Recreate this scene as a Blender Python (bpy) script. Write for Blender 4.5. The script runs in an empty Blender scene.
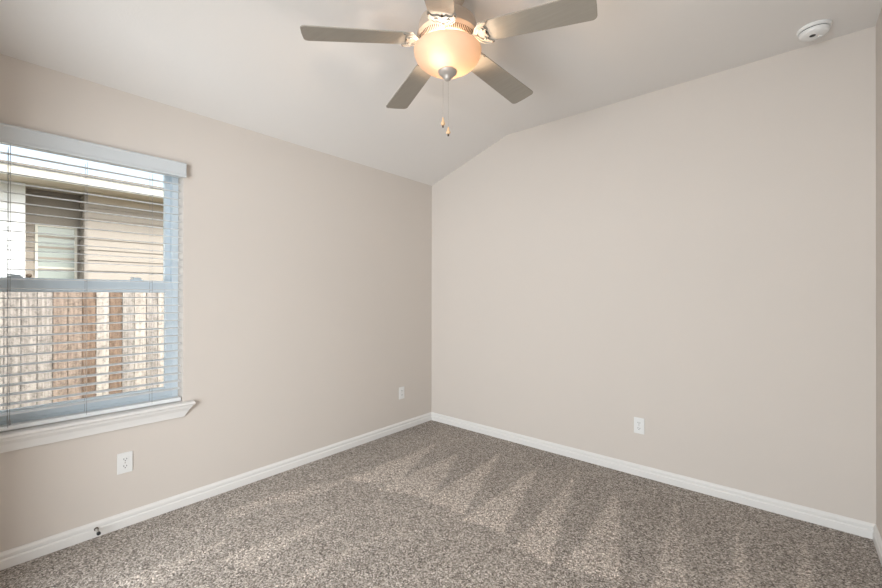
import bpy, bmesh, math, random
from mathutils import Vector, Matrix, noise
random.seed(7)
S = bpy.context.scene
COL = S.collection
PI = math.pi

# ------------------------------------------------------------------ camera, sky, sun, lights, exposure
cam_d = bpy.data.cameras.new('camera'); cam = bpy.data.objects.new('camera', cam_d); COL.objects.link(cam)
cam_d.sensor_fit = 'HORIZONTAL'; cam_d.sensor_width = 36.0
cam_d.lens = 405.765 / 882 * 36.0
cam_d.clip_start = 0.02; cam_d.clip_end = 300
YAW, PITCH, ROLL = 0.70846, -0.00221, 0.00113
fw = Vector((-math.sin(YAW)*math.cos(PITCH), math.cos(YAW)*math.cos(PITCH), -math.sin(PITCH)))
rt = Vector((math.cos(YAW), math.sin(YAW), 0)); up = rt.cross(fw)
r2 = rt*math.cos(ROLL) + up*math.sin(ROLL); u2 = -rt*math.sin(ROLL) + up*math.cos(ROLL)
m = Matrix.Identity(4)
for i in range(3):
    m[i][0] = r2[i]; m[i][1] = u2[i]; m[i][2] = -fw[i]
m.translation = Vector((2.8322, -3.15504, 1.30064))
cam.matrix_world = m
S.camera = cam
S.view_settings.view_transform = 'Standard'
S.view_settings.look = 'None'
S.view_settings.gamma = 1.0
S.view_settings.use_curve_mapping = False
S.view_settings.exposure = 0.0

w = bpy.data.worlds.new('sky'); S.world = w; w.use_nodes = True
nt = w.node_tree; nt.nodes.clear()
sky = nt.nodes.new('ShaderNodeTexSky'); sky.sky_type = 'NISHITA'; sky.sun_disc = False
sky.sun_elevation = math.radians(42); sky.sun_rotation = math.radians(70); sky.air_density = 1.0; sky.dust_density = 5.0
bgn = nt.nodes.new('ShaderNodeBackground'); bgn.inputs['Strength'].default_value = 0.44
wo = nt.nodes.new('ShaderNodeOutputWorld')
hz = nt.nodes.new('ShaderNodeHueSaturation'); hz.inputs['Saturation'].default_value = 0.5
nt.links.new(sky.outputs[0], hz.inputs['Color']); nt.links.new(hz.outputs[0], bgn.inputs[0]); nt.links.new(bgn.outputs[0], wo.inputs[0])

def light(name, kind, energy, color, loc, direction=None, **kw):
    l = bpy.data.lights.new(name, kind); l.energy = energy; l.color = color
    for k, v in kw.items(): setattr(l, k, v)
    o = bpy.data.objects.new(name, l); COL.objects.link(o); o.location = loc
    if direction is not None: o.rotation_euler = Vector(direction).to_track_quat('-Z', 'Y').to_euler()
    return o
light('sun', 'SUN', 1.0, (1.0, 0.96, 0.94), (4, 2, 9), (-0.72, -0.28, -0.75), angle=math.radians(0.6))
# added fill panel in the unseen hall, brightens the room from behind the camera
light('hall_fill', 'AREA', 168, (0.905, 0.962, 1.0), (2.0, -5.0, 1.25), (-0.55, 1, 0.05), shape='RECTANGLE', size=1.7, size_y=2.3)
# daylight gathered at the window opening
pt = light('window_portal', 'AREA', 1, (1, 1, 1), (-0.19, -2.74, 1.34), (1, 0, 0), shape='RECTANGLE', size=0.92, size_y=1.42)
pt.data.cycles.is_portal = True

# ------------------------------------------------------------------ helpers
def tag(o, label=None, cat=None, group=None, kind=None):
    if label: o['label'] = label
    if cat: o['category'] = cat
    if group: o['group'] = group
    if kind: o['kind'] = kind
    return o

def empty(name, loc, label=None, cat=None, group=None, kind=None):
    o = bpy.data.objects.new(name, None); COL.objects.link(o); o.location = loc
    o.empty_display_size = 0.05
    return tag(o, label, cat, group, kind)

def obj(name, bm, mat, parent=None, smooth=False, bevel=0.0, seg=2, world=True):
    """link bm (in world coordinates when world=True) as one mesh object"""
    bmesh.ops.recalc_face_normals(bm, faces=bm.faces)
    me = bpy.data.meshes.new(name)
    if parent is not None and world:
        bm.transform(Matrix.Translation(-abs_loc(parent)))
    bm.to_mesh(me); bm.free()
    for mm in (mat if isinstance(mat, (list, tuple)) else [mat]): me.materials.append(mm)
    if smooth:
        for p in me.polygons: p.use_smooth = True
    o = bpy.data.objects.new(name, me); COL.objects.link(o)
    if parent is not None: o.parent = parent
    if bevel > 0:
        b = o.modifiers.new('bevel', 'BEVEL'); b.width = bevel; b.segments = seg; b.limit_method = 'ANGLE'
        b.angle_limit = math.radians(40)
    return o

def abs_loc(o):
    v = Vector((0, 0, 0))
    while o is not None: v += o.location; o = o.parent
    return v

def box(bm, x0, x1, y0, y1, z0, z1, mi=0):
    vs = [bm.verts.new((x, y, z)) for x in (x0, x1) for y in (y0, y1) for z in (z0, z1)]
    for f in ((0,1,3,2), (4,6,7,5), (0,4,5,1), (2,3,7,6), (0,2,6,4), (1,5,7,3)):
        fc = bm.faces.new([vs[i] for i in f]); fc.material_index = mi
    return bm
def B(*a): return box(bmesh.new(), *a)

def prism(bm, pts, offset, mi=0):
    """polygon pts (3-D, planar) extruded by vector offset"""
    off = Vector(offset)
    a = [bm.verts.new(p) for p in pts]; b = [bm.verts.new(Vector(p) + off) for p in pts]
    n = len(pts)
    fs = [bm.faces.new(a), bm.faces.new(b[::-1])]
    for i in range(n): fs.append(bm.faces.new((a[i], b[i], b[(i+1) % n], a[(i+1) % n])))
    for f in fs: f.material_index = mi
    return bm

def lathe(bm, prof, c=(0, 0), n=64, axis='Z', cap=True):
    """prof list of (r, z)"""
    rings = []
    for r, z in prof:
        if r < 1e-6: rings.append([bm.verts.new((c[0], c[1], z))])
        else: rings.append([bm.verts.new((c[0]+r*math.cos(2*PI*i/n), c[1]+r*math.sin(2*PI*i/n), z)) for i in range(n)])
    for a, b in zip(rings, rings[1:]):
        for i in range(n):
            j = (i+1) % n
            if len(a) == 1 and len(b) == 1: continue
            if len(a) == 1: bm.faces.new((a[0], b[i], b[j]))
            elif len(b) == 1: bm.faces.new((a[i], b[0], a[j]))
            else: bm.faces.new((a[i], b[i], b[j], a[j]))
    if cap:
        for rg in (rings[0], rings[-1]):
            if len(rg) > 1: bm.faces.new(rg)
    return bm

def tube(bm, pts, r, n=8):
    pts = [Vector(p) for p in pts]
    rings = []
    for i, p in enumerate(pts):
        t = (pts[min(i+1, len(pts)-1)] - pts[max(i-1, 0)]).normalized()
        a = t.orthogonal().normalized() if i == 0 else (prev - t*prev.dot(t)).normalized()
        prev = a; b = t.cross(a)
        rr = r[i] if isinstance(r, (list, tuple)) else r
        rings.append([bm.verts.new(p + a*rr*math.cos(2*PI*k/n) + b*rr*math.sin(2*PI*k/n)) for k in range(n)])
    for A, C in zip(rings, rings[1:]):
        for k in range(n): bm.faces.new((A[k], A[(k+1) % n], C[(k+1) % n], C[k]))
    bm.faces.new(rings[0][::-1]); bm.faces.new(rings[-1])
    return bm

# ------------------------------------------------------------------ materials
def mat(name, col, rough=0.5, metal=0.0, spec=0.5, bump=None, bump_scale=200, var=0.0, var_scale=3.0, trans=0):
    mt = bpy.data.materials.new(name); mt.use_nodes = True
    n = mt.node_tree; b = n.nodes['Principled BSDF']
    b.inputs['Roughness'].default_value = rough; b.inputs['Metallic'].default_value = metal
    b.inputs['Specular IOR Level'].default_value = spec
    b.inputs['Base Color'].default_value = (*col, 1)
    tc = n.nodes.new('ShaderNodeTexCoord')
    nz = n.nodes.new('ShaderNodeTexNoise'); nz.inputs['Scale'].default_value = var_scale; nz.inputs['Detail'].default_value = 4
    n.links.new(tc.outputs['Object'], nz.inputs['Vector'])
    mx = n.nodes.new('ShaderNodeMix'); mx.data_type = 'RGBA'
    v = max(var, 0.01)
    mx.inputs[6].default_value = (*[c*(1-v) for c in col], 1); mx.inputs[7].default_value = (*[min(1, c*(1+v)) for c in col], 1)
    n.links.new(nz.outputs['Fac'], mx.inputs[0]); n.links.new(mx.outputs[2], b.inputs['Base Color'])
    if bump:
        nb = n.nodes.new('ShaderNodeTexNoise'); nb.inputs['Scale'].default_value = bump_scale; nb.inputs['Detail'].default_value = 2
        n.links.new(tc.outputs['Object'], nb.inputs['Vector'])
        bp = n.nodes.new('ShaderNodeBump'); bp.inputs['Strength'].default_value = bump; bp.inputs['Distance'].default_value = 0.002
        n.links.new(nb.outputs['Fac'], bp.inputs['Height']); n.links.new(bp.outputs[0], b.inputs['Normal'])
    return mt

M_wall = mat('wall_paint', (0.66, 0.605, 0.555), 0.75, spec=0.25, bump=0.12, bump_scale=120)
M_ceil = mat('ceiling_paint', (0.78, 0.755, 0.73), 0.85, spec=0.2, bump=0.35, bump_scale=90)
M_trim = mat('white_trim_paint', (0.79, 0.775, 0.755), 0.35, spec=0.4)
M_vinyl = mat('white_vinyl_sky_tint', (0.72, 0.81, 0.88), 0.35, spec=0.4)  # white frame, with the blue cast of the skylight mixed into its colour
M_slat = mat('white_blind', (0.80, 0.82, 0.83), 0.4, spec=0.4)
M_val = mat('white_blind_shaded', (0.60, 0.63, 0.65), 0.4)  # same white as the slats, its room-side shade put into the colour
M_cord = mat('blind_cord', (0.30, 0.31, 0.32), 0.8)
M_plastic = mat('white_plastic', (0.80, 0.80, 0.79), 0.35)
M_dark = mat('dark_slot', (0.03, 0.03, 0.03), 0.6)
M_fan = mat('brushed_nickel_paint', (0.50, 0.41, 0.33), 0.38, metal=0.15)
M_iron = mat('cream_casting', (0.27, 0.245, 0.21), 0.45, metal=0.0)
M_nickel = mat('satin_nickel', (0.46, 0.42, 0.38), 0.42, metal=0.35)
M_screw = mat('bronze_screw', (0.10, 0.07, 0.05), 0.4, metal=0.6)
M_wood = mat('light_wood', (0.72, 0.48, 0.28), 0.5)
M_steel = mat('spring_steel', (0.55, 0.53, 0.50), 0.3, metal=0.8)
M_rubber = mat('black_rubber', (0.02, 0.02, 0.02), 0.6)

# fan blade: fine lengthwise grain
def blade_mat():
    mt = mat('washed_grey_blade', (0.40, 0.36, 0.30), 0.5, spec=0.35)
    n = mt.node_tree; mp = n.nodes.new('ShaderNodeMapping'); mp.inputs['Scale'].default_value = (2, 40, 10)
    tc = [x for x in n.nodes if x.type == 'TEX_COORD'][0]; nz = [x for x in n.nodes if x.type == 'TEX_NOISE'][0]
    n.links.new(tc.outputs['Object'], mp.inputs[0]); n.links.new(mp.outputs[0], nz.inputs['Vector'])
    mx = [x for x in n.nodes if x.type == 'MIX'][0]
    mx.inputs[6].default_value = (0.29, 0.26, 0.22, 1); mx.inputs[7].default_value = (0.36, 0.325, 0.275, 1)
    return mt
M_blade = blade_mat()

def glass_mat():
    mt = bpy.data.materials.new('clear_window_glass'); mt.use_nodes = True
    n = mt.node_tree; n.nodes.clear()
    o = n.nodes.new('ShaderNodeOutputMaterial'); tr = n.nodes.new('ShaderNodeBsdfTransparent'); tr.inputs[0].default_value = (0.95, 0.97, 0.96, 1)
    gl = n.nodes.new('ShaderNodeBsdfGlossy'); gl.inputs['Roughness'].default_value = 0.02
    fr = n.nodes.new('ShaderNodeFresnel'); fr.inputs[0].default_value = 1.35
    mx = n.nodes.new('ShaderNodeMixShader')
    n.links.new(fr.outputs[0], mx.inputs[0]); n.links.new(tr.outputs[0], mx.inputs[1]); n.links.new(gl.outputs[0], mx.inputs[2])
    n.links.new(mx.outputs[0], o.inputs[0])
    return mt
M_glass = glass_mat()

def bowl_mat():
    mt = bpy.data.materials.new('frosted_alabaster_glass'); mt.use_nodes = True
    n = mt.node_tree; n.nodes.clear()
    o = n.nodes.new('ShaderNodeOutputMaterial')
    tl = n.nodes.new('ShaderNodeBsdfTranslucent'); tl.inputs[0].default_value = (0.33, 0.275, 0.225, 1)
    df = n.nodes.new('ShaderNodeBsdfDiffuse')
    tc = n.nodes.new('ShaderNodeTexCoord'); nz = n.nodes.new('ShaderNodeTexNoise'); nz.inputs['Scale'].default_value = 9
    n.links.new(tc.outputs['Object'], nz.inputs['Vector'])
    cr = n.nodes.new('ShaderNodeMix'); cr.data_type = 'RGBA'
    cr.inputs[6].default_value = (0.82, 0.66, 0.52, 1); cr.inputs[7].default_value = (0.92, 0.80, 0.68, 1)
    n.links.new(nz.outputs['Fac'], cr.inputs[0]); n.links.new(cr.outputs[2], df.inputs[0])
    gl = n.nodes.new('ShaderNodeBsdfGlossy'); gl.inputs['Roughness'].default_value = 0.25
    m1 = n.nodes.new('ShaderNodeMixShader'); m1.inputs[0].default_value = 0.45
    n.links.new(tl.outputs[0], m1.inputs[1]); n.links.new(df.outputs[0], m1.inputs[2])
    m2 = n.nodes.new('ShaderNodeMixShader'); m2.inputs[0].default_value = 0.012
    n.links.new(m1.outputs[0], m2.inputs[1]); n.links.new(gl.outputs[0], m2.inputs[2])
    n.links.new(m2.outputs[0], o.inputs[0])
    return mt
M_bowl = bowl_mat()

def carpet_mat():
    mt = bpy.data.materials.new('speckled_frieze_carpet'); mt.use_nodes = True
    n = mt.node_tree; b = n.nodes['Principled BSDF']; L = n.links
    b.inputs['Roughness'].default_value = 1.0; b.inputs['Specular IOR Level'].default_value = 0.05
    b.inputs['Sheen Weight'].default_value = 0.15; b.inputs['Sheen Roughness'].default_value = 0.6
    tc = n.nodes.new('ShaderNodeTexCoord')
    vo = n.nodes.new('ShaderNodeTexVoronoi'); vo.feature = 'F1'; vo.inputs['Scale'].default_value = 185
    nz0 = n.nodes.new('ShaderNodeTexNoise'); nz0.inputs['Scale'].default_value = 60; nz0.inputs['Detail'].default_value = 2
    add = n.nodes.new('ShaderNodeVectorMath'); add.operation = 'MULTIPLY_ADD'
    add.inputs[1].default_value = (0.02, 0.02, 0.0)
    L.new(tc.outputs['Object'], nz0.inputs['Vector']); L.new(nz0.outputs['Color'], add.inputs[0]); L.new(tc.outputs['Object'], add.inputs[2])
    L.new(add.outputs[0], vo.inputs['Vector'])
    sep = n.nodes.new('ShaderNodeSeparateColor'); L.new(vo.outputs['Color'], sep.inputs[0])
    ramp = n.nodes.new('ShaderNodeValToRGB'); e = ramp.color_ramp.elements
    e[0].position = 0.0; e[0].color = (0.11, 0.090, 0.072, 1)
    e[1].position = 1.0; e[1].color = (0.88, 0.82, 0.76, 1)
    for p, c in ((0.28, (0.265, 0.225, 0.19, 1)), (0.62, (0.485, 0.425, 0.375, 1)), (0.85, (0.68, 0.61, 0.55, 1))):
        x = e.new(p); x.color = c
    L.new(sep.outputs[0], ramp.inputs[0])
    # coarser mottling of the yarn
    nz = n.nodes.new('ShaderNodeTexNoise'); nz.inputs['Scale'].default_value = 120; nz.inputs['Detail'].default_value = 5; nz.inputs['Roughness'].default_value = 0.7
    L.new(tc.outputs['Object'], nz.inputs['Vector'])
    mr = n.nodes.new('ShaderNodeMapRange'); mr.inputs[1].default_value = 0.3; mr.inputs[2].default_value = 0.7
    mr.inputs[3].default_value = 0.70; mr.inputs[4].default_value = 1.30
    L.new(nz.outputs['Fac'], mr.inputs[0])
    at = n.nodes.new('ShaderNodeAttribute'); at.attribute_name = 'pile_lay'
    mul = n.nodes.new('ShaderNodeMath'); mul.operation = 'MULTIPLY'
    L.new(mr.outputs[0], mul.inputs[0]); L.new(at.outputs['Fac'], mul.inputs[1])
    vm = n.nodes.new('ShaderNodeVectorMath'); vm.operation = 'SCALE'
    L.new(ramp.outputs[0], vm.inputs[0]); L.new(mul.outputs[0], vm.inputs['Scale'])
    L.new(vm.outputs[0], b.inputs['Base Color'])
    bp = n.nodes.new('ShaderNodeBump'); bp.inputs['Strength'].default_value = 0.7; bp.inputs['Distance'].default_value = 0.006
    L.new(vo.outputs['Distance'], bp.inputs['Height']); bp.invert = True
    L.new(bp.outputs[0], b.inputs['Normal'])
    return mt
M_carpet = carpet_mat()

def picket_mat(name, c1, c2):
    mt = bpy.data.materials.new(name); mt.use_nodes = True
    n = mt.node_tree; b = n.nodes['Principled BSDF']; L = n.links
    b.inputs['Roughness'].default_value = 0.85; b.inputs['Specular IOR Level'].default_value = 0.15
    tc = n.nodes.new('ShaderNodeTexCoord'); oi = n.nodes.new('ShaderNodeObjectInfo')
    mp = n.nodes.new('ShaderNodeMapping'); mp.inputs['Scale'].default_value = (45, 45, 3)
    cb = n.nodes.new('ShaderNodeVectorMath'); cb.operation = 'ADD'
    sc = n.nodes.new('ShaderNodeVectorMath'); sc.operation = 'SCALE'; sc.inputs[0].default_value = (7, 3, 11)
    L.new(oi.outputs['Random'], sc.inputs['Scale']); L.new(tc.outputs['Object'], cb.inputs[0]); L.new(sc.outputs[0], cb.inputs[1])
    L.new(cb.outputs[0], mp.inputs[0])
    nz = n.nodes.new('ShaderNodeTexNoise'); nz.inputs['Scale'].default_value = 1.0; nz.inputs['Detail'].default_value = 6
    L.new(mp.outputs[0], nz.inputs['Vector'])
    r = n.nodes.new('ShaderNodeValToRGB'); e = r.color_ramp.elements
    e[0].position = 0.26; e[0].color = (*c1, 1); e[1].position = 0.7; e[1].color = (*c2, 1)
    L.new(nz.outputs['Fac'], r.inputs[0])
    # weather blotches and knots
    nk = n.nodes.new('ShaderNodeTexNoise'); nk.inputs['Scale'].default_value = 22; nk.inputs['Detail'].default_value = 8; nk.inputs['Roughness'].default_value = 0.75
    L.new(cb.outputs[0], nk.inputs['Vector'])
    rk = n.nodes.new('ShaderNodeMapRange'); rk.inputs[1].default_value = 0.36; rk.inputs[2].default_value = 0.52; rk.inputs[3].default_value = 0.5; rk.inputs[4].default_value = 1.0
    L.new(nk.outputs['Fac'], rk.inputs[0])
    vm = n.nodes.new('ShaderNodeVectorMath'); vm.operation = 'SCALE'
    # shaded gaps painted as dark board edges (each board is 140 mm wide)
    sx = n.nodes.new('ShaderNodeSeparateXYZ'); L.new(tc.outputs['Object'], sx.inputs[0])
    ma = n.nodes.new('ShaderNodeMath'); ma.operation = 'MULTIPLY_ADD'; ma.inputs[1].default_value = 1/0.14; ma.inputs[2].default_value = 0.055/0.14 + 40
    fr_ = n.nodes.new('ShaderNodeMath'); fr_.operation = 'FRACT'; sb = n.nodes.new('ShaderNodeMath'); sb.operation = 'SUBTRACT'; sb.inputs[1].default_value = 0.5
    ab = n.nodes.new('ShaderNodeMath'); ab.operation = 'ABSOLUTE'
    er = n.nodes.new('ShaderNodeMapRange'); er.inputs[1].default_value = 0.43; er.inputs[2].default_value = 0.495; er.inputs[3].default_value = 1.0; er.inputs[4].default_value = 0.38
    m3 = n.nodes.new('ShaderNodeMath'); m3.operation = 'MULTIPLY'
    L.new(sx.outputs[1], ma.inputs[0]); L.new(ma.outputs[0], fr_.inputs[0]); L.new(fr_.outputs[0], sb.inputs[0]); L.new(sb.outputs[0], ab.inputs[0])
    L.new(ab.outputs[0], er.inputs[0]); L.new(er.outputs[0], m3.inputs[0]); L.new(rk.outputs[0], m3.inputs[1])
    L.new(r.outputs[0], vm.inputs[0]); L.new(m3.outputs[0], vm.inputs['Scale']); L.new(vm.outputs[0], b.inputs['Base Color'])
    return mt
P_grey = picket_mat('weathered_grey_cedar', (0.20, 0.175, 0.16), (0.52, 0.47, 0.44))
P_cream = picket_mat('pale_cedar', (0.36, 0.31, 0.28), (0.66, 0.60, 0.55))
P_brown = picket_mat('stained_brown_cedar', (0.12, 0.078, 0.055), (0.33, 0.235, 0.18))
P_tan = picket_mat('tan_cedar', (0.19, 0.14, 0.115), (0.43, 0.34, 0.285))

# ------------------------------------------------------------------ the room
W = 3.186; YF = -3.40; HL = 2.44; HF = 2.741; XC = 0.91
WY0, WY1, WZ0, WZ1 = -3.19, -2.29, 0.62, 2.098       # window opening

# carpet with vacuum tracks (pile lying one way or the other)
TR = [[(1.65,-0.237),(1.955,-1.319),(1.751,-1.32)], [(1.387,-0.302),(1.654,-1.241),(1.398,-1.292)],
 [(1.028,-0.271),(1.37,-1.246),(1.08,-1.264)], [(0.765,-0.498),(1.097,-1.216),(0.738,-1.385)],
 [(0.486,-0.45),(0.787,-1.249),(0.465,-1.427)], [(1.958,-0.298),(2.247,-1.214),(2.011,-1.309)],
 [(2.285,-0.177),(2.492,-1.069),(2.371,-1.174)], [(2.601,-0.144),(2.708,-0.884),(2.627,-0.954)],
 [(2.892,-0.113),(2.92,-0.71),(2.863,-0.751)], [(0.349,-1.568),(0.392,-2.158),(0.256,-2.161)],
 [(0.499,-1.183),(0.489,-1.854),(0.312,-1.892)], [(0.818,-1.648),(0.899,-2.283),(0.696,-2.362)],
 [(1.163,-1.561),(1.186,-2.192),(1.085,-2.279)], [(0.55,-2.154),(0.682,-2.625),(0.524,-2.737)]]
def tri_d(p, t):
    best = 1e9; sgn = []
    for i in range(3):
        a = Vector(t[i]); b = Vector(t[(i+1) % 3]); e = b-a
        n = Vector((-e.y, e.x)).normalized(); sgn.append((p-a).dot(n))
    s = 1 if sum(sgn) > 0 else -1
    return min(x*s for x in sgn)
def lay(x, y):
    q = noise.noise((x*7, y*7, 0)) * 0.018 + noise.noise((x*30, y*30, 3)) * 0.010
    v = 0.0
    for i, t in enumerate(TR):
        d = tri_d(Vector((x, y)), t) + q
        ln = t[0][1] - min(t[1][1], t[2][1])
        fade = max(0.0, min(1.0, (t[0][1] - y)/ln))
        v = max(v, max(0, min(1, d/0.014+0.5)) * (0.6 + 0.4*fade) * (1.0 if i < 6 else 0.7))
    base = 0.86 + 0.12*max(0, min(1, (-0.9 - y + q*4)/0.6)) + noise.noise((x*1.7, y*1.2, 5))*0.08 + noise.noise((x*4, y*4, 9))*0.04
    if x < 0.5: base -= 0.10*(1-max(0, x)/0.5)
    return base + v*0.38
bm = bmesh.new(); NX, NY = 220, 560; fy0 = -8.0
ly = bm.verts.layers.float.new('pile_lay')
g = []
for j in range(NY+1):
    row = []
    for i in range(NX+1):
        x = -0.0 + (W)*i/NX; y = fy0 + (0-fy0)*j/NY
        v = bm.verts.new((x, y, 0)); v[ly] = lay(x, y); row.append(v)
    g.append(row)
for j in range(NY):
    for i in range(NX): bm.faces.new((g[j][i], g[j][i+1], g[j+1][i+1], g[j+1][i]))
floor = obj('floor', bm, M_carpet, smooth=True)
tag(floor, 'grey-brown speckled carpet with light vacuum tracks', None, kind='structure')

# left wall with the window hole (thick, so the reveal is real)
bm = bmesh.new(); T = 0.18
box(bm, -T, 0, fy0, WY0, -0.05, HL); box(bm, -T, 0, WY1, 0.15, -0.05, HL)
box(bm, -T, 0, WY0, WY1, -0.05, WZ0); box(bm, -T, 0, WY0, WY1, WZ1, HL)
tag(obj('wall_left', bm, M_wall), 'beige wall with the window', kind='structure')
bm = bmesh.new()
prism(bm, [(-T, 0, -0.05), (W+0.15, 0, -0.05), (W+0.15, 0, HF+0.05), (XC, 0, HF+0.05), (0, 0, HL+0.05), (-T, 0, HL+0.05)], (0, 0.15, 0))
tag(obj('wall_back', bm, M_wall), 'plain beige wall with one outlet', kind='structure')
tag(obj('wall_right', B(W, W+0.15, fy0, 0, -0.05, HF), M_wall), 'sliver of beige wall at right', kind='structure')
bm = bmesh.new(); DX0, DX1, DZ = 0.66, 3.12, 2.24  # unseen opening and hall added to let the fill light in
box(bm, 0, DX0, YF-0.12, YF, 0, HF); box(bm, DX1, W, YF-0.12, YF, 0, HF); box(bm, DX0, DX1, YF-0.12, YF, DZ, HF)
tag(obj('wall_front', bm, M_wall), 'unseen beige wall with a wide opening added for the fill light', kind='structure')
tag(obj('wall_hall', B(0, W, fy0-0.15, fy0, -0.05, HF), M_wall), 'unseen end wall of the added hall', kind='structure')
sl = (HF-HL)/XC
CR = [(XC-0.05+0.10*i/8, HF - sl*0.05*(1-i/8)**2) for i in range(9)]
# ceiling: sloped strip over the window wall, then flat
bm = bmesh.new()
prism(bm, [(-T, fy0, HL), (0, fy0, HL), *[(x, fy0, z) for x, z in CR], (W+0.15, fy0, HF), (W+0.15, fy0, HF+0.12), (XC, fy0, HF+0.12), (-T, fy0, HL+0.12)], (0, -fy0+0.15, 0))
tag(obj('ceiling', bm, M_ceil), 'off-white ceiling that slopes down to the window wall', kind='structure')

# baseboards (stepped profile)
PR = [(0, 0), (0.015, 0), (0.015, 0.041), (0.0085, 0.0475), (0.0085, 0.0505), (0.0125, 0.0525), (0.0125, 0.066), (0.009, 0.073), (0.005, 0.0765), (0.005, 0.0805), (0, 0.0805)]
def baseboard(name, a, b, n, label):
    """a->b along the wall, n inward normal; mitred at inside corners by 45 degrees"""
    a = Vector(a); b = Vector(b); n = Vector(n); t = (b-a).normalized()
    bm = bmesh.new()
    A = [bm.verts.new(a + n*d + t*(d) + Vector((0, 0, z))) for d, z in PR]
    Bv = [bm.verts.new(b + n*d - t*(d) + Vector((0, 0, z))) for d, z in PR]
    k = len(PR)
    bm.faces.new(A); bm.faces.new(Bv[::-1])
    for i in range(k): bm.faces.new((A[i], Bv[i], Bv[(i+1) % k], A[(i+1) % k]))
    tag(obj(name, bm, M_trim, bevel=0.001, seg=1), label, kind='structure')
baseboard('baseboard_left', (0, YF, 0), (0, 0, 0), (1, 0, 0), 'white baseboard under the window wall')
baseboard('baseboard_back', (0, 0, 0), (W, 0, 0), (0, -1, 0), 'white baseboard along the back wall')
baseboard('baseboard_right', (W, 0, 0), (W, YF, 0), (-1, 0, 0), 'white baseboard at the right wall')
baseboard('baseboard_front', (DX0, YF, 0), (0, YF, 0), (0, 1, 0), 'white baseboard by the added opening')

# ------------------------------------------------------------------ window_1
win = empty('window_1', (-0.13, -2.74, WZ0), 'white vinyl single-hung window', None, kind='structure')
def ring(bm, x0, x1, y0, y1, z0, z1, wl, wr, wb, wt):
    box(bm, x0, x1, y0, y0+wl, z0, z1); box(bm, x0, x1, y1-wr, y1, z0, z1)
    box(bm, x0, x1, y0+wl, y1-wr, z0, z0+wb); box(bm, x0, x1, y0+wl, y1-wr, z1-wt, z1)
    return bm
obj('window_frame', ring(bmesh.new(), -0.175, -0.092, WY0, WY1, WZ0+0.02, WZ1, 0.032, 0.032, 0.035, 0.020), M_vinyl, win, bevel=0.002)
FY0, FY1 = WY0+0.032, WY1-0.032
us = obj('upper_sash', ring(bmesh.new(), -0.165, -0.135, FY0, FY1, 1.32, WZ1-0.020, 0.030, 0.030, 0.036, 0.018), M_vinyl, win, bevel=0.002)
obj('window_glass', B(-0.152, -0.148, FY0+0.028, FY1-0.028, 1.352, WZ1-0.034), M_glass, us)
lsash = obj('lower_sash', ring(bmesh.new(), -0.13, -0.098, FY0, FY1, WZ0+0.055, 1.385, 0.036, 0.036, 0.052, 0.072), M_vinyl, win, bevel=0.002)
obj('window_glass', B(-0.116, -0.112, FY0+0.034, FY1-0.034, WZ0+0.105, 1.315), M_glass, lsash)
for yy in (-3.00, -2.50):
    bm = bmesh.new()
    box(bm, -0.135, -0.100, yy-0.028, yy+0.028, 1.385, 1.392); box(bm, -0.128, -0.108, yy-0.014, yy+0.020, 1.392, 1.401)
    tube(bm, [(-0.118, yy, 1.398), (-0.104, yy-0.03, 1.400)], 0.004, 8)
    obj('sash_lock', bm, M_vinyl, lsash, bevel=0.002)
# stool + apron
bm = bmesh.new()
prof = [(-0.098, 0.621), (0.040, 0.621), (0.047, 0.625), (0.050, 0.631), (0.047, 0.638), (0.040, 0.642), (-0.098, 0.642)]
prism(bm, [(x, WY0, z) for x, z in prof], (0, WY1-WY0, 0))
prism(bm, [(x, -3.245, z) for x, z in prof if x > -0.05] + [(0.0, -3.245, 0.642), (0.0, -3.245, 0.621)], (0, WY0+3.245, 0))
prism(bm, [(x, WY1, z) for x, z in prof if x > -0.05] + [(0.0, WY1, 0.642), (0.0, WY1, 0.621)], (0, -2.237-WY1, 0))
tag(obj('trim_1', bm, M_trim), 'white window sill', kind='structure')
bm = bmesh.new()
ap = [(0.0, 0.621, 0.0), (0.036, 0.621, 0.0), (0.034, 0.609, 0.004), (0.022, 0.590, 0.017), (0.016, 0.566, 0.032), (0.014, 0.553, 0.040), (0.0, 0.553, 0.040)]
A = [bm.verts.new((x, -3.225+i, z)) for x, z, i in ap]; C = [bm.verts.new((x, -2.246-i, z)) for x, z, i in ap]
bm.faces.new(A); bm.faces.new(C[::-1])
for i in range(len(ap)): bm.faces.new((A[i], C[i], C[(i+1) % len(ap)], A[(i+1) % len(ap)]))
tag(obj('trim_2', bm, M_trim), 'white apron moulding under the sill', kind='structure')

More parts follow.
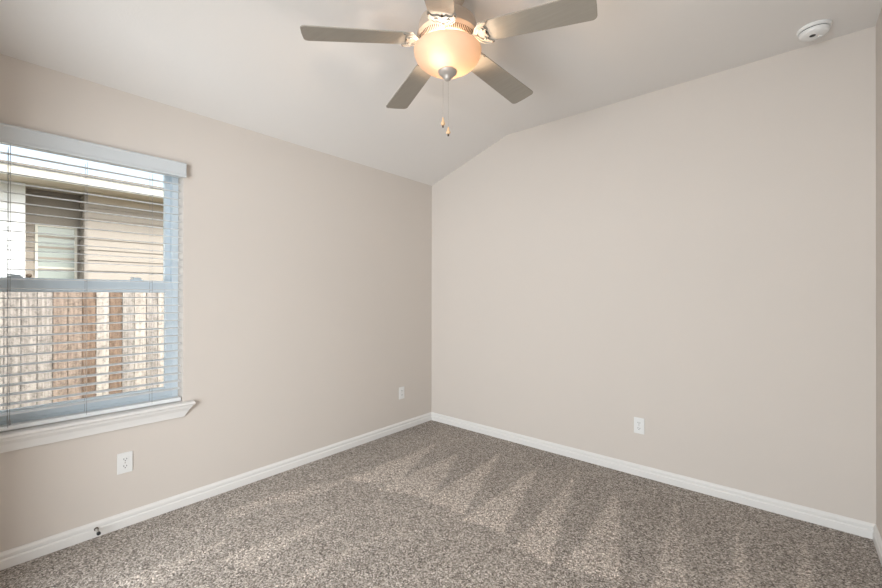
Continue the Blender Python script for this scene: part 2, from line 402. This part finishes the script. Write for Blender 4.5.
# ------------------------------------------------------------------ blind
bl = empty('window_blind', (-0.04, -2.74, 2.0), 'white two-inch horizontal blind, slats open, hanging in the window', 'blind')
BY0, BY1 = -3.182, -2.296
obj('headrail', B(-0.066, -0.012, BY0, BY1, 2.048, 2.088), M_slat, bl, bevel=0.003)
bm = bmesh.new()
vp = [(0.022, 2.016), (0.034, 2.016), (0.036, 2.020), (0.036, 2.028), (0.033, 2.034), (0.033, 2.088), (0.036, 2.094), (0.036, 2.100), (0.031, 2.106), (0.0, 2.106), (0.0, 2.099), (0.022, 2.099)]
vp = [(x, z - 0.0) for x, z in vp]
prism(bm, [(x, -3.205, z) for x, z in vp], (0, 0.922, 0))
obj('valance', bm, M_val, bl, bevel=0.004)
def slat_mesh():
    bm = bmesh.new(); K = 6; topv = []; botv = []
    L = (BY1-BY0)/2; tilt = math.radians(4)
    for y in (-L, L):
        tr, br = [], []
        for i in range(K+1):
            s = -0.025 + 0.05*i/K; c = 0.0016*(1-(s/0.025)**2)
            th = 0.0028 if 0 < i < K else 0.0016
            def R(a, b): return (a*math.cos(tilt)+b*math.sin(tilt), -a*math.sin(tilt)+b*math.cos(tilt))
            X, Z = R(s, c+th/2); tr.append(bm.verts.new((X, y, Z)))
            X, Z = R(s, c-th/2); br.append(bm.verts.new((X, y, Z)))
        topv.append(tr); botv.append(br)
    for i in range(K):
        bm.faces.new((topv[0][i], topv[0][i+1], topv[1][i+1], topv[1][i]))
        bm.faces.new((botv[0][i+1], botv[0][i], botv[1][i], botv[1][i+1]))
        for s in (0, 1): bm.faces.new((topv[s][i], botv[s][i], botv[s][i+1], topv[s][i+1]))
    for i in (0, K): bm.faces.new((topv[0][i], topv[1][i], botv[1][i], botv[0][i]))
    return bm
slat0 = obj('slat', slat_mesh(), M_slat, bl, world=False)
for k in range(29):
    o = slat0 if k == 0 else slat0.copy()
    if k: COL.objects.link(o); o.parent = bl
    o.location = (0, 0, 0.722 + 0.04667*k - 2.0)
obj('bottom_rail', B(-0.064, -0.014, BY0, BY1, 0.646, 0.668), M_slat, bl, bevel=0.003)
for yy in (-3.028, -2.740, -2.447):
    bm = bmesh.new()
    tube(bm, [(-0.0125, yy, 0.66), (-0.0125, yy, 2.01)], 0.0009, 6)
    tube(bm, [(-0.0675, yy, 0.66), (-0.0675, yy, 2.01)], 0.0009, 6)
    for k in range(28):
        z = 0.719 + 0.04667*k
        tube(bm, [(-0.0675, yy, z), (-0.0125, yy, z-0.002)], 0.0006, 4)
    obj('ladder_cord', bm, M_cord, bl)
bm = bmesh.new()
tube(bm, [(-0.006, -3.022, 2.02), (-0.005, -3.022, 0.70)], 0.0012, 6)
lathe(bm, [(0.0, 0.672), (0.004, 0.675), (0.004, 0.69), (0.002, 0.704), (0.0, 0.706)], (-0.005, -3.022), 12)
obj('lift_cord', bm, M_cord, bl)

# ------------------------------------------------------------------ ceiling fan
FX, FY = 1.614, -1.688
fan = empty('ceiling_fan', (FX, FY, HF), 'five-blade ceiling fan with grey-brown blades and a lit frosted bowl light', 'ceiling fan')
bm = bmesh.new()
lathe(bm, [(0.0, HF), (0.078, HF), (0.082, HF-0.010), (0.080, HF-0.05), (0.062, HF-0.085), (0.055, HF-0.12), (0.075, 2.600), (0.115, 2.592), (0.131, 2.578), (0.137, 2.556), (0.138, 2.520), (0.0, 2.520)], (FX, FY), 72, cap=False)
obj('motor_housing', bm, M_fan, fan, smooth=True).modifiers.new('e', 'EDGE_SPLIT').split_angle = math.radians(35)
bm = bmesh.new()
lathe(bm, [(0.10, 2.524), (0.138, 2.524), (0.143, 2.519), (0.144, 2.512), (0.140, 2.507), (0.137, 2.504), (0.118, 2.478), (0.112, 2.474), (0.10, 2.474)], (FX, FY), 72)
vr = obj('vent_ring', bm, M_fan, fan, smooth=True); vr.modifiers.new('e', 'EDGE_SPLIT').split_angle = math.radians(30)
for s in range(5):
    bm = bmesh.new()
    for j in range(15):
        a = 4.0202 + s*2*PI/5 + math.radians(72*(0.09 + 0.82*j/14))
        d = Vector((math.cos(a), math.sin(a), 0)); tt = Vector((-d.y, d.x, 0))*0.0022
        p0 = Vector((FX, FY, 0)) + d*0.1335 + Vector((0, 0, 2.4985)); p1 = Vector((FX, FY, 0)) + d*0.1205 + Vector((0, 0, 2.4808))
        nn = (Vector((0, 0, -0.019)) + d*0.026).normalized()*0.0012
        prism(bm, [p0-tt+nn, p0+tt+nn, p1+tt*0.8+nn, p1-tt*0.8+nn], -nn*2.5)
    obj('vent_slots', bm, M_screw, fan)
bm = bmesh.new()
lathe(bm, [(0.0, 2.475), (0.10, 2.475), (0.102, 2.462), (0.05, 2.456), (0.05, 2.440), (0.05, 2.440), (0.05, 2.436), (0.0, 2.434)], (FX, FY), 64, cap=False)
obj('light_fitter', bm, M_fan, fan, smooth=True).modifiers.new('e', 'EDGE_SPLIT').split_angle = math.radians(35)

# blades and irons
BZ = 2.484
def blade_outline(r0, r1, w0, w1, rc=0.022, n=6):
    pts = [(r0+0.008, -w0/2), ]
    pts = []
    def arc(cx, cy, r, a0, a1):
        for i in range(n+1):
            a = a0+(a1-a0)*i/n; pts.append((cx+r*math.cos(a), cy+r*math.sin(a)))
    arc(r1-rc-0.002, -w1/2+rc, rc, -PI/2, -0.12)
    pts.append((r1, 0))
    arc(r1-rc-0.002, w1/2-rc, rc, 0.12, PI/2)
    arc(r0+0.012, w0/2-0.012, 0.012, PI/2, PI)
    arc(r0+0.012, -w0/2+0.012, 0.012, PI, 3*PI/2)
    return pts
def extr(bm, pts, z0, z1):
    return prism(bm, [(x, y, z0) for x, y in pts], (0, 0, z1-z0))
tip_a = 4.024
RB = 0.660
def iron_outline():
    half = [(0.098, 0.013), (0.128, 0.010), (0.142, 0.013), (0.150, 0.030), (0.162, 0.047), (0.182, 0.060), (0.205, 0.064), (0.214, 0.062), (0.213, 0.055),
            (0.198, 0.047), (0.190, 0.038), (0.192, 0.028), (0.198, 0.020), (0.192, 0.010), (0.186, 0.0)]
    return [(x, -y) for x, y in half] + [(x, y) for x, y in half[::-1][1:]]
blades = []
for k in range(5):
    a = tip_a - k*2*PI/5
    sag = (0.0615, 0.092, 0.074, 0.0615, 0.0615)[k]      # slight droop of each blade
    Rz = Matrix.Rotation(a, 4, 'Z'); pitch = Matrix.Translation((0, 0, 0.2*sag)) @ Matrix.Rotation(math.atan(sag), 4, 'Y') @ Matrix.Rotation(math.radians(-9.3), 4, 'X')
    base = Matrix.Translation((FX, FY, BZ)) @ Rz @ pitch
    bm = bmesh.new(); extr(bm, blade_outline(0.165, RB, 0.1155, 0.142), 0.0, 0.0055)
    bm.transform(base)
    bo = obj('blade', bm, M_blade, fan, bevel=0.0015)
    bm = bmesh.new(); io = iron_outline()
    extr(bm, io, -0.0065, -0.0002)
    # raised scrolls
    for s in (-1, 1):
        tube(bm, [(0.150, 0.006*s, -0.007), (0.158, 0.022*s, -0.008), (0.170, 0.034*s, -0.008), (0.181, 0.032*s, -0.008), (0.183, 0.022*s, -0.008), (0.176, 0.018*s, -0.007)], 0.0032, 6)
        tube(bm, [(0.140, 0.012*s, -0.006), (0.152, 0.036*s, -0.008), (0.170, 0.053*s, -0.008), (0.192, 0.060*s, -0.007), (0.210, 0.060*s, -0.005)], 0.0034, 6)
    bm.transform(base)
    ir = obj('blade_iron', bm, M_iron, bo, smooth=False)
    bm = bmesh.new()
    tube(bm, [(0.080, 0, 0.020), (0.094, 0, 0.004), (0.108, 0, -0.004), (0.130, 0, -0.004), (0.152, 0, -0.003)], [0.010, 0.010, 0.009, 0.008, 0.006], 10)
    bm.transform(Matrix.Translation((FX, FY, BZ)) @ Rz)
    obj('iron_arm', bm, M_iron, bo, smooth=True)
    for (x, y) in ((0.206, 0.058), (0.206, -0.058), (0.193, 0.0)):
        bm = bmesh.new(); lathe(bm, [(0, -0.0095), (0.003, -0.009), (0.0046, -0.0065), (0.0046, 0.0)], (x, y), 12)
        bm.transform(base); obj('screw', bm, M_screw, bo, smooth=True)

# bowl, finial, bulbs, chains
bm = bmesh.new()
outer = [(0.1575*math.cos(t)**0.97 if t < PI/2-0.01 else 0.0, 2.443 - 0.095*math.sin(t)) for t in [PI/2*i/18 for i in range(19)]]
prof = [(0.1545, 2.447), (0.1590, 2.447)] + outer
inner = [(max(0, r-0.0035), z+0.0035) for r, z in outer[::-1]]
lathe(bm, prof + inner[0:-1] + [(0.1545, 2.447)], (FX, FY), 72, cap=False)
obj('glass_bowl', bm, M_bowl, fan, smooth=True)
bm = bmesh.new()
lathe(bm, [(0.0, 2.358), (0.038, 2.358), (0.045, 2.352), (0.044, 2.345), (0.037, 2.336), (0.025, 2.330), (0.017, 2.325), (0.018, 2.319), (0.014, 2.312), (0.007, 2.308), (0.0, 2.307)], (FX, FY), 40, cap=False)
obj('finial', bm, M_nickel, fan, smooth=True)
def chain(dx, ztop, zfob, ln):
    cx, cy = FX + rt.x*dx, FY + rt.y*dx
    bm = bmesh.new(); tube(bm, [(cx, cy, ztop), (cx, cy, zfob+ln)], 0.0007, 6)
    z = ztop
    while z > zfob+ln:
        lathe(bm, [(0, z+0.0013), (0.0013, z), (0, z-0.0013)], (cx, cy), 6); z -= 0.0055
    c = obj('pull_chain', bm, M_nickel, fan)
    bm = bmesh.new(); lathe(bm, [(0.0, zfob+ln), (0.003, zfob+ln-0.002), (0.0045, zfob+ln*0.72), (0.0105, zfob+ln*0.32), (0.0095, zfob+0.009), (0.004, zfob+0.004), (0, zfob+0.004)], (cx, cy), 16, cap=False)
    obj('fob', bm, M_wood, c, smooth=True)
    bm = bmesh.new(); lathe(bm, [(0.0, zfob+0.008), (0.005, zfob+0.006), (0.004, zfob-0.004), (0, zfob-0.006)], (cx, cy), 12, cap=False)
    obj('fob_tip', bm, M_screw, c, smooth=True)
chain(-0.021, 2.350, 2.092, 0.044)
chain(0.004, 2.312, 2.052, 0.040)
for dx, dy, dz, e, c in ((-0.031, -0.066, 2.390, 4.6, (1.0, 0.90, 0.80)), (0.030, 0.035, 2.426, 9.5, (1.0, 0.74, 0.50))):
    b = light('fan_bulb', 'POINT', e, c, (0, 0, 0), shadow_soft_size=0.014)
    b.parent = fan
    wx = rt.x*dx + fw.x*dy; wy = rt.y*dx + fw.y*dy
    b.location = (wx, wy, dz-HF)

# ------------------------------------------------------------------ smoke detector
sd = empty('smoke_detector', (2.937, -0.190, HF), 'round white smoke detector on the ceiling near the back right corner', 'smoke detector')
bm = bmesh.new(); lathe(bm, [(0, HF), (0.071, HF), (0.071, HF-0.010), (0.066, HF-0.016), (0, HF-0.016)], (2.937, -0.190), 48, cap=False)
obj('mounting_ring', bm, M_plastic, sd, smooth=True).modifiers.new('e', 'EDGE_SPLIT').split_angle = math.radians(35)
bm = bmesh.new(); lathe(bm, [(0, HF-0.016), (0.060, HF-0.016), (0.060, HF-0.020), (0, HF-0.020)], (2.937, -0.190), 48, cap=False)
obj('vent_gap', bm, M_dark, sd, smooth=False)
bm = bmesh.new(); lathe(bm, [(0, HF-0.020), (0.063, HF-0.020), (0.063, HF-0.032), (0.055, HF-0.042), (0.030, HF-0.046), (0, HF-0.046)], (2.937, -0.190), 48, cap=False)
cv = obj('cover', bm, M_plastic, sd, smooth=True); cv.modifiers.new('e', 'EDGE_SPLIT').split_angle = math.radians(50)
bm = bmesh.new(); lathe(bm, [(0, HF-0.0455), (0.013, HF-0.0455), (0.013, HF-0.0475), (0, HF-0.0475)], (2.930, -0.206), 20, cap=False)
obj('sounder_grille', bm, M_dark, cv)
bm = bmesh.new(); lathe(bm, [(0, HF-0.0445), (0.009, HF-0.0445), (0.009, HF-0.049), (0, HF-0.049)], (2.962, -0.175), 20, cap=False)
obj('test_button', bm, M_plastic, cv, bevel=0.001)

# ------------------------------------------------------------------ outlets
def outlet_parts(root):
    """built facing +x with centre at origin"""
    pl = obj('cover_plate', B(0.0, 0.0055, -0.035, 0.035, -0.0575, 0.0575), M_plastic, root, bevel=0.0025, world=False)
    for zc in (0.0195, -0.0195):
        bm = bmesh.new(); pts = []
        for i in range(24):
            a = 2*PI*i/24; pts.append((0.005, max(-0.0148, min(0.0148, 0.0172*math.cos(a))), zc + max(-0.0135, min(0.0135, 0.0172*math.sin(a)))))
        prism(bm, pts, (0.0022, 0, 0))
        rc = obj('receptacle', bm, M_plastic, root, world=False)
        bm = bmesh.new()
        box(bm, 0.0068, 0.0076, -0.0078, -0.0052, zc-0.001, zc+0.0075); box(bm, 0.0068, 0.0076, 0.0052, 0.0078, zc-0.001, zc+0.0065)
        box(bm, 0.0068, 0.0076, -0.0024, 0.0024, zc-0.0095, zc-0.005)
        obj('slot', bm, M_dark, rc, world=False)
    bm = bmesh.new(); lathe(bm, [(0, 0.0), (0.003, 0.0), (0.0026, 0.0018), (0, 0.002)], (0, 0), 12, cap=False)
    bm.transform(Matrix.Rotation(PI/2, 4, 'Y')); bm.transform(Matrix.Translation((0.0055, 0, 0)))
    obj('screw', bm, M_nickel, root, world=False)
def copy_tree(o, parent=None):
    c = o.copy(); COL.objects.link(c); c.parent = parent
    for ch in list(o.children): copy_tree(ch, c)
    return c
og = 'duplex wall outlets'
o1 = empty('electrical_outlet', (0.0, -2.577, 0.357), 'white duplex outlet on the left wall below the window sill', 'outlet', og)
outlet_parts(o1)
o2 = copy_tree(o1); o2.location = (0.0, -0.433, 0.357)
tag(o2, 'small white duplex outlet at the far end of the left wall, near the room corner', 'outlet', og)
o3 = copy_tree(o1); o3.location = (2.013, 0.0, 0.360); o3.rotation_euler = (0, 0, -PI/2)
tag(o3, 'white duplex outlet low on the plain back wall', 'outlet', og)

# ------------------------------------------------------------------ door stop
ds = empty('door_stop', (0.015, -2.703, 0.044), 'small spring door stop with black rubber tip on the left baseboard', 'door stop')
ds_m = Matrix.Translation((0.015, -2.703, 0.044)) @ Matrix.Rotation(PI/2, 4, 'Y')
bm = bmesh.new(); lathe(bm, [(0, 0), (0.010, 0), (0.0095, 0.004), (0.005, 0.008), (0, 0.008)], (0, 0), 24, cap=False); bm.transform(ds_m)
obj('base', bm, M_screw, ds, smooth=True)
bm = bmesh.new()
tube(bm, [(0.0052*math.cos(i*0.7), 0.0052*math.sin(i*0.7), 0.006+0.048*i/120) for i in range(121)], 0.0011, 6); bm.transform(ds_m)
obj('spring', bm, M_steel, ds, smooth=True)
bm = bmesh.new(); lathe(bm, [(0, 0.052), (0.0075, 0.052), (0.0088, 0.058), (0.0085, 0.066), (0.006, 0.070), (0, 0.071)], (0, 0), 24, cap=False); bm.transform(ds_m)
obj('rubber_tip', bm, M_rubber, ds, smooth=True)

# ------------------------------------------------------------------ outside: ground, fence, neighbour's house
M_ground = mat('dry_grass_ground', (0.30, 0.29, 0.18), 0.95, var=0.3, var_scale=6)
tag(obj('ground', B(-30, -0.18, -25, 20, -0.5, -0.40), M_ground), 'grass side yard', kind='structure')
fe = empty('wooden_fence', (-4.2, -2.4, -0.40), 'weathered cedar picket fence seen through the lower window sash', 'fence')
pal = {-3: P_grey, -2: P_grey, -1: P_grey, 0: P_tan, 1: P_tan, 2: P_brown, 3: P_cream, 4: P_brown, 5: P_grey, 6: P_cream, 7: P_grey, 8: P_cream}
for k in range(-12, 22):
    y0 = -2.455 + 0.14*k
    random.seed(k+50)
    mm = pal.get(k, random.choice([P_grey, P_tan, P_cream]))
    dx = random.uniform(-0.006, 0.006); zt = 1.40 + random.uniform(-0.006, 0.006)
    bm = bmesh.new()
    prism(bm, [(-4.2+dx, y0+0.0, -0.38), (-4.2+dx, y0+0.1395, -0.38), (-4.2+dx, y0+0.1395, zt-0.03), (-4.2+dx, y0+0.11, zt), (-4.2+dx, y0+0.03, zt), (-4.2+dx, y0+0.0, zt-0.03)], (-0.016, 0, 0))
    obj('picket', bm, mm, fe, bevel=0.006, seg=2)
for z in (-0.15, 0.5, 1.15):
    obj('rail', B(-4.262, -4.222, -4.15, 0.65, z, z+0.085), P_tan, fe)

M_tan = mat('tan_lap_siding', (0.36, 0.32, 0.285), 0.7, var=0.03)
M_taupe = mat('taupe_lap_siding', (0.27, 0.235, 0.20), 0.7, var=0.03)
M_whs = mat('white_lap_siding', (0.85, 0.87, 0.90), 0.6)
M_cream = mat('cream_fascia_paint', (0.60, 0.575, 0.51), 0.55)
M_soff = mat('tan_soffit_paint', (0.58, 0.50, 0.42), 0.7)
M_roof = mat('grey_shingle', (0.22, 0.20, 0.18), 0.9, var=0.3, var_scale=20)
M_pane = mat('pale_reflective_pane', (0.34, 0.38, 0.36), 0.12, spec=0.8)
nb = empty('neighbor_house', (-6.0, -1.5, -0.40), 'neighbour house with tan lap siding and shaded window, seen through the upper sash', 'house')
def lap(bm, axis, face, u0, u1, z0, z1, exp=0.175, out=0.022, sgn=1):
    """lap siding: each course a wedge; axis 'x' faces +x at face"""
    z = z0
    while z < z1 - 1e-4:
        zt = min(z1, z+exp); fr = (zt-z)/exp
        if axis == 'x':
            pts = [(face-0.05, u0, z), (face+out*sgn, u0, z), (face+0.002*sgn, u0, zt), (face-0.05, u0, zt)]
            prism(bm, pts, (0, u1-u0, 0))
        else:
            pts = [(u0, face+0.05, z), (u0, face-out, z), (u0, face-0.002, zt), (u0, face+0.05, zt)]
            prism(bm, pts, (u1-u0, 0, 0))
        z = zt
    return bm
HB = -6.0
obj('siding_wall', lap(bmesh.new(), 'x', HB, -1.895, 6.0, -0.4, 2.99), M_tan, nb)
bm = bmesh.new(); lap(bm, 'x', HB-0.36, -2.62, -1.88, -0.4, 2.99)
obj('recessed_wall', bm, M_taupe, nb)
obj('return_wall', lap(bmesh.new(), 'y', -1.90, HB-0.36, HB-0.015, -0.4, 2.99), M_taupe, nb)
obj('corner_board', B(HB-0.02, HB+0.018, -1.902, -1.86, -0.4, 2.99), M_tan, nb)
bm = bmesh.new(); lap(bm, 'x', HB, -7.0, -2.76, -0.4, 2.99, exp=0.27)
wsw = obj('white_siding_wall', bm, M_whs, nb)
obj('corner_board', B(HB-0.40, HB+0.022, -2.76, -2.585, -0.4, 2.99), M_whs, nb, bevel=0.004)
obj('soffit', B(-6.4, -5.42, -7.0, 6.0, 2.99, 3.015), M_soff, nb)
obj('frieze_board', B(HB-0.02, HB+0.026, -1.86, 6.0, 2.84, 2.99), M_soff, nb)
obj('fascia', B(-5.44, -5.40, -7.0, 6.0, 2.97, 3.12), M_cream, nb, bevel=0.004)
bm = bmesh.new(); prism(bm, [(-5.37, -7.1, 3.12), (-5.37, -7.1, 3.15), (-11.0, -7.1, 4.0), (-11.0, -7.1, 3.97)], (0, 13.2, 0))
obj('roof', bm, M_roof, nb)
# window in the recess
wy0, wy1, wz0, wz1 = -2.455, -1.945, 1.15, 2.44; wx = HB-0.36+0.014
fr = obj('window_frame', ring(bmesh.new(), wx-0.03, wx+0.022, wy0, wy1, wz0, wz1, 0.035, 0.035, 0.04, 0.04), M_cream, nb, bevel=0.003)
obj('pane', B(wx-0.012, wx+0.004, wy0+0.03, wy1-0.03, wz0+0.03, wz1-0.03), M_pane, fr)
bm = bmesh.new(); box(bm, wx, wx+0.014, wy0+0.035, wy1-0.035, 1.72, 1.75)
obj('meeting_rail', bm, M_cream, fr)
bm = bmesh.new(); lathe(bm, [(0, 0), (0.035, 0), (0.03, 0.03), (0.015, 0.04), (0, 0.04)], (0, 0), 20, cap=False)
bm.transform(Matrix.Translation((HB-0.345, -2.52, 1.60)) @ Matrix.Rotation(PI/2, 4, 'Y'))
obj('wall_fitting', bm, M_screw, nb, smooth=True)  # small dark oval fitting on the recessed wall
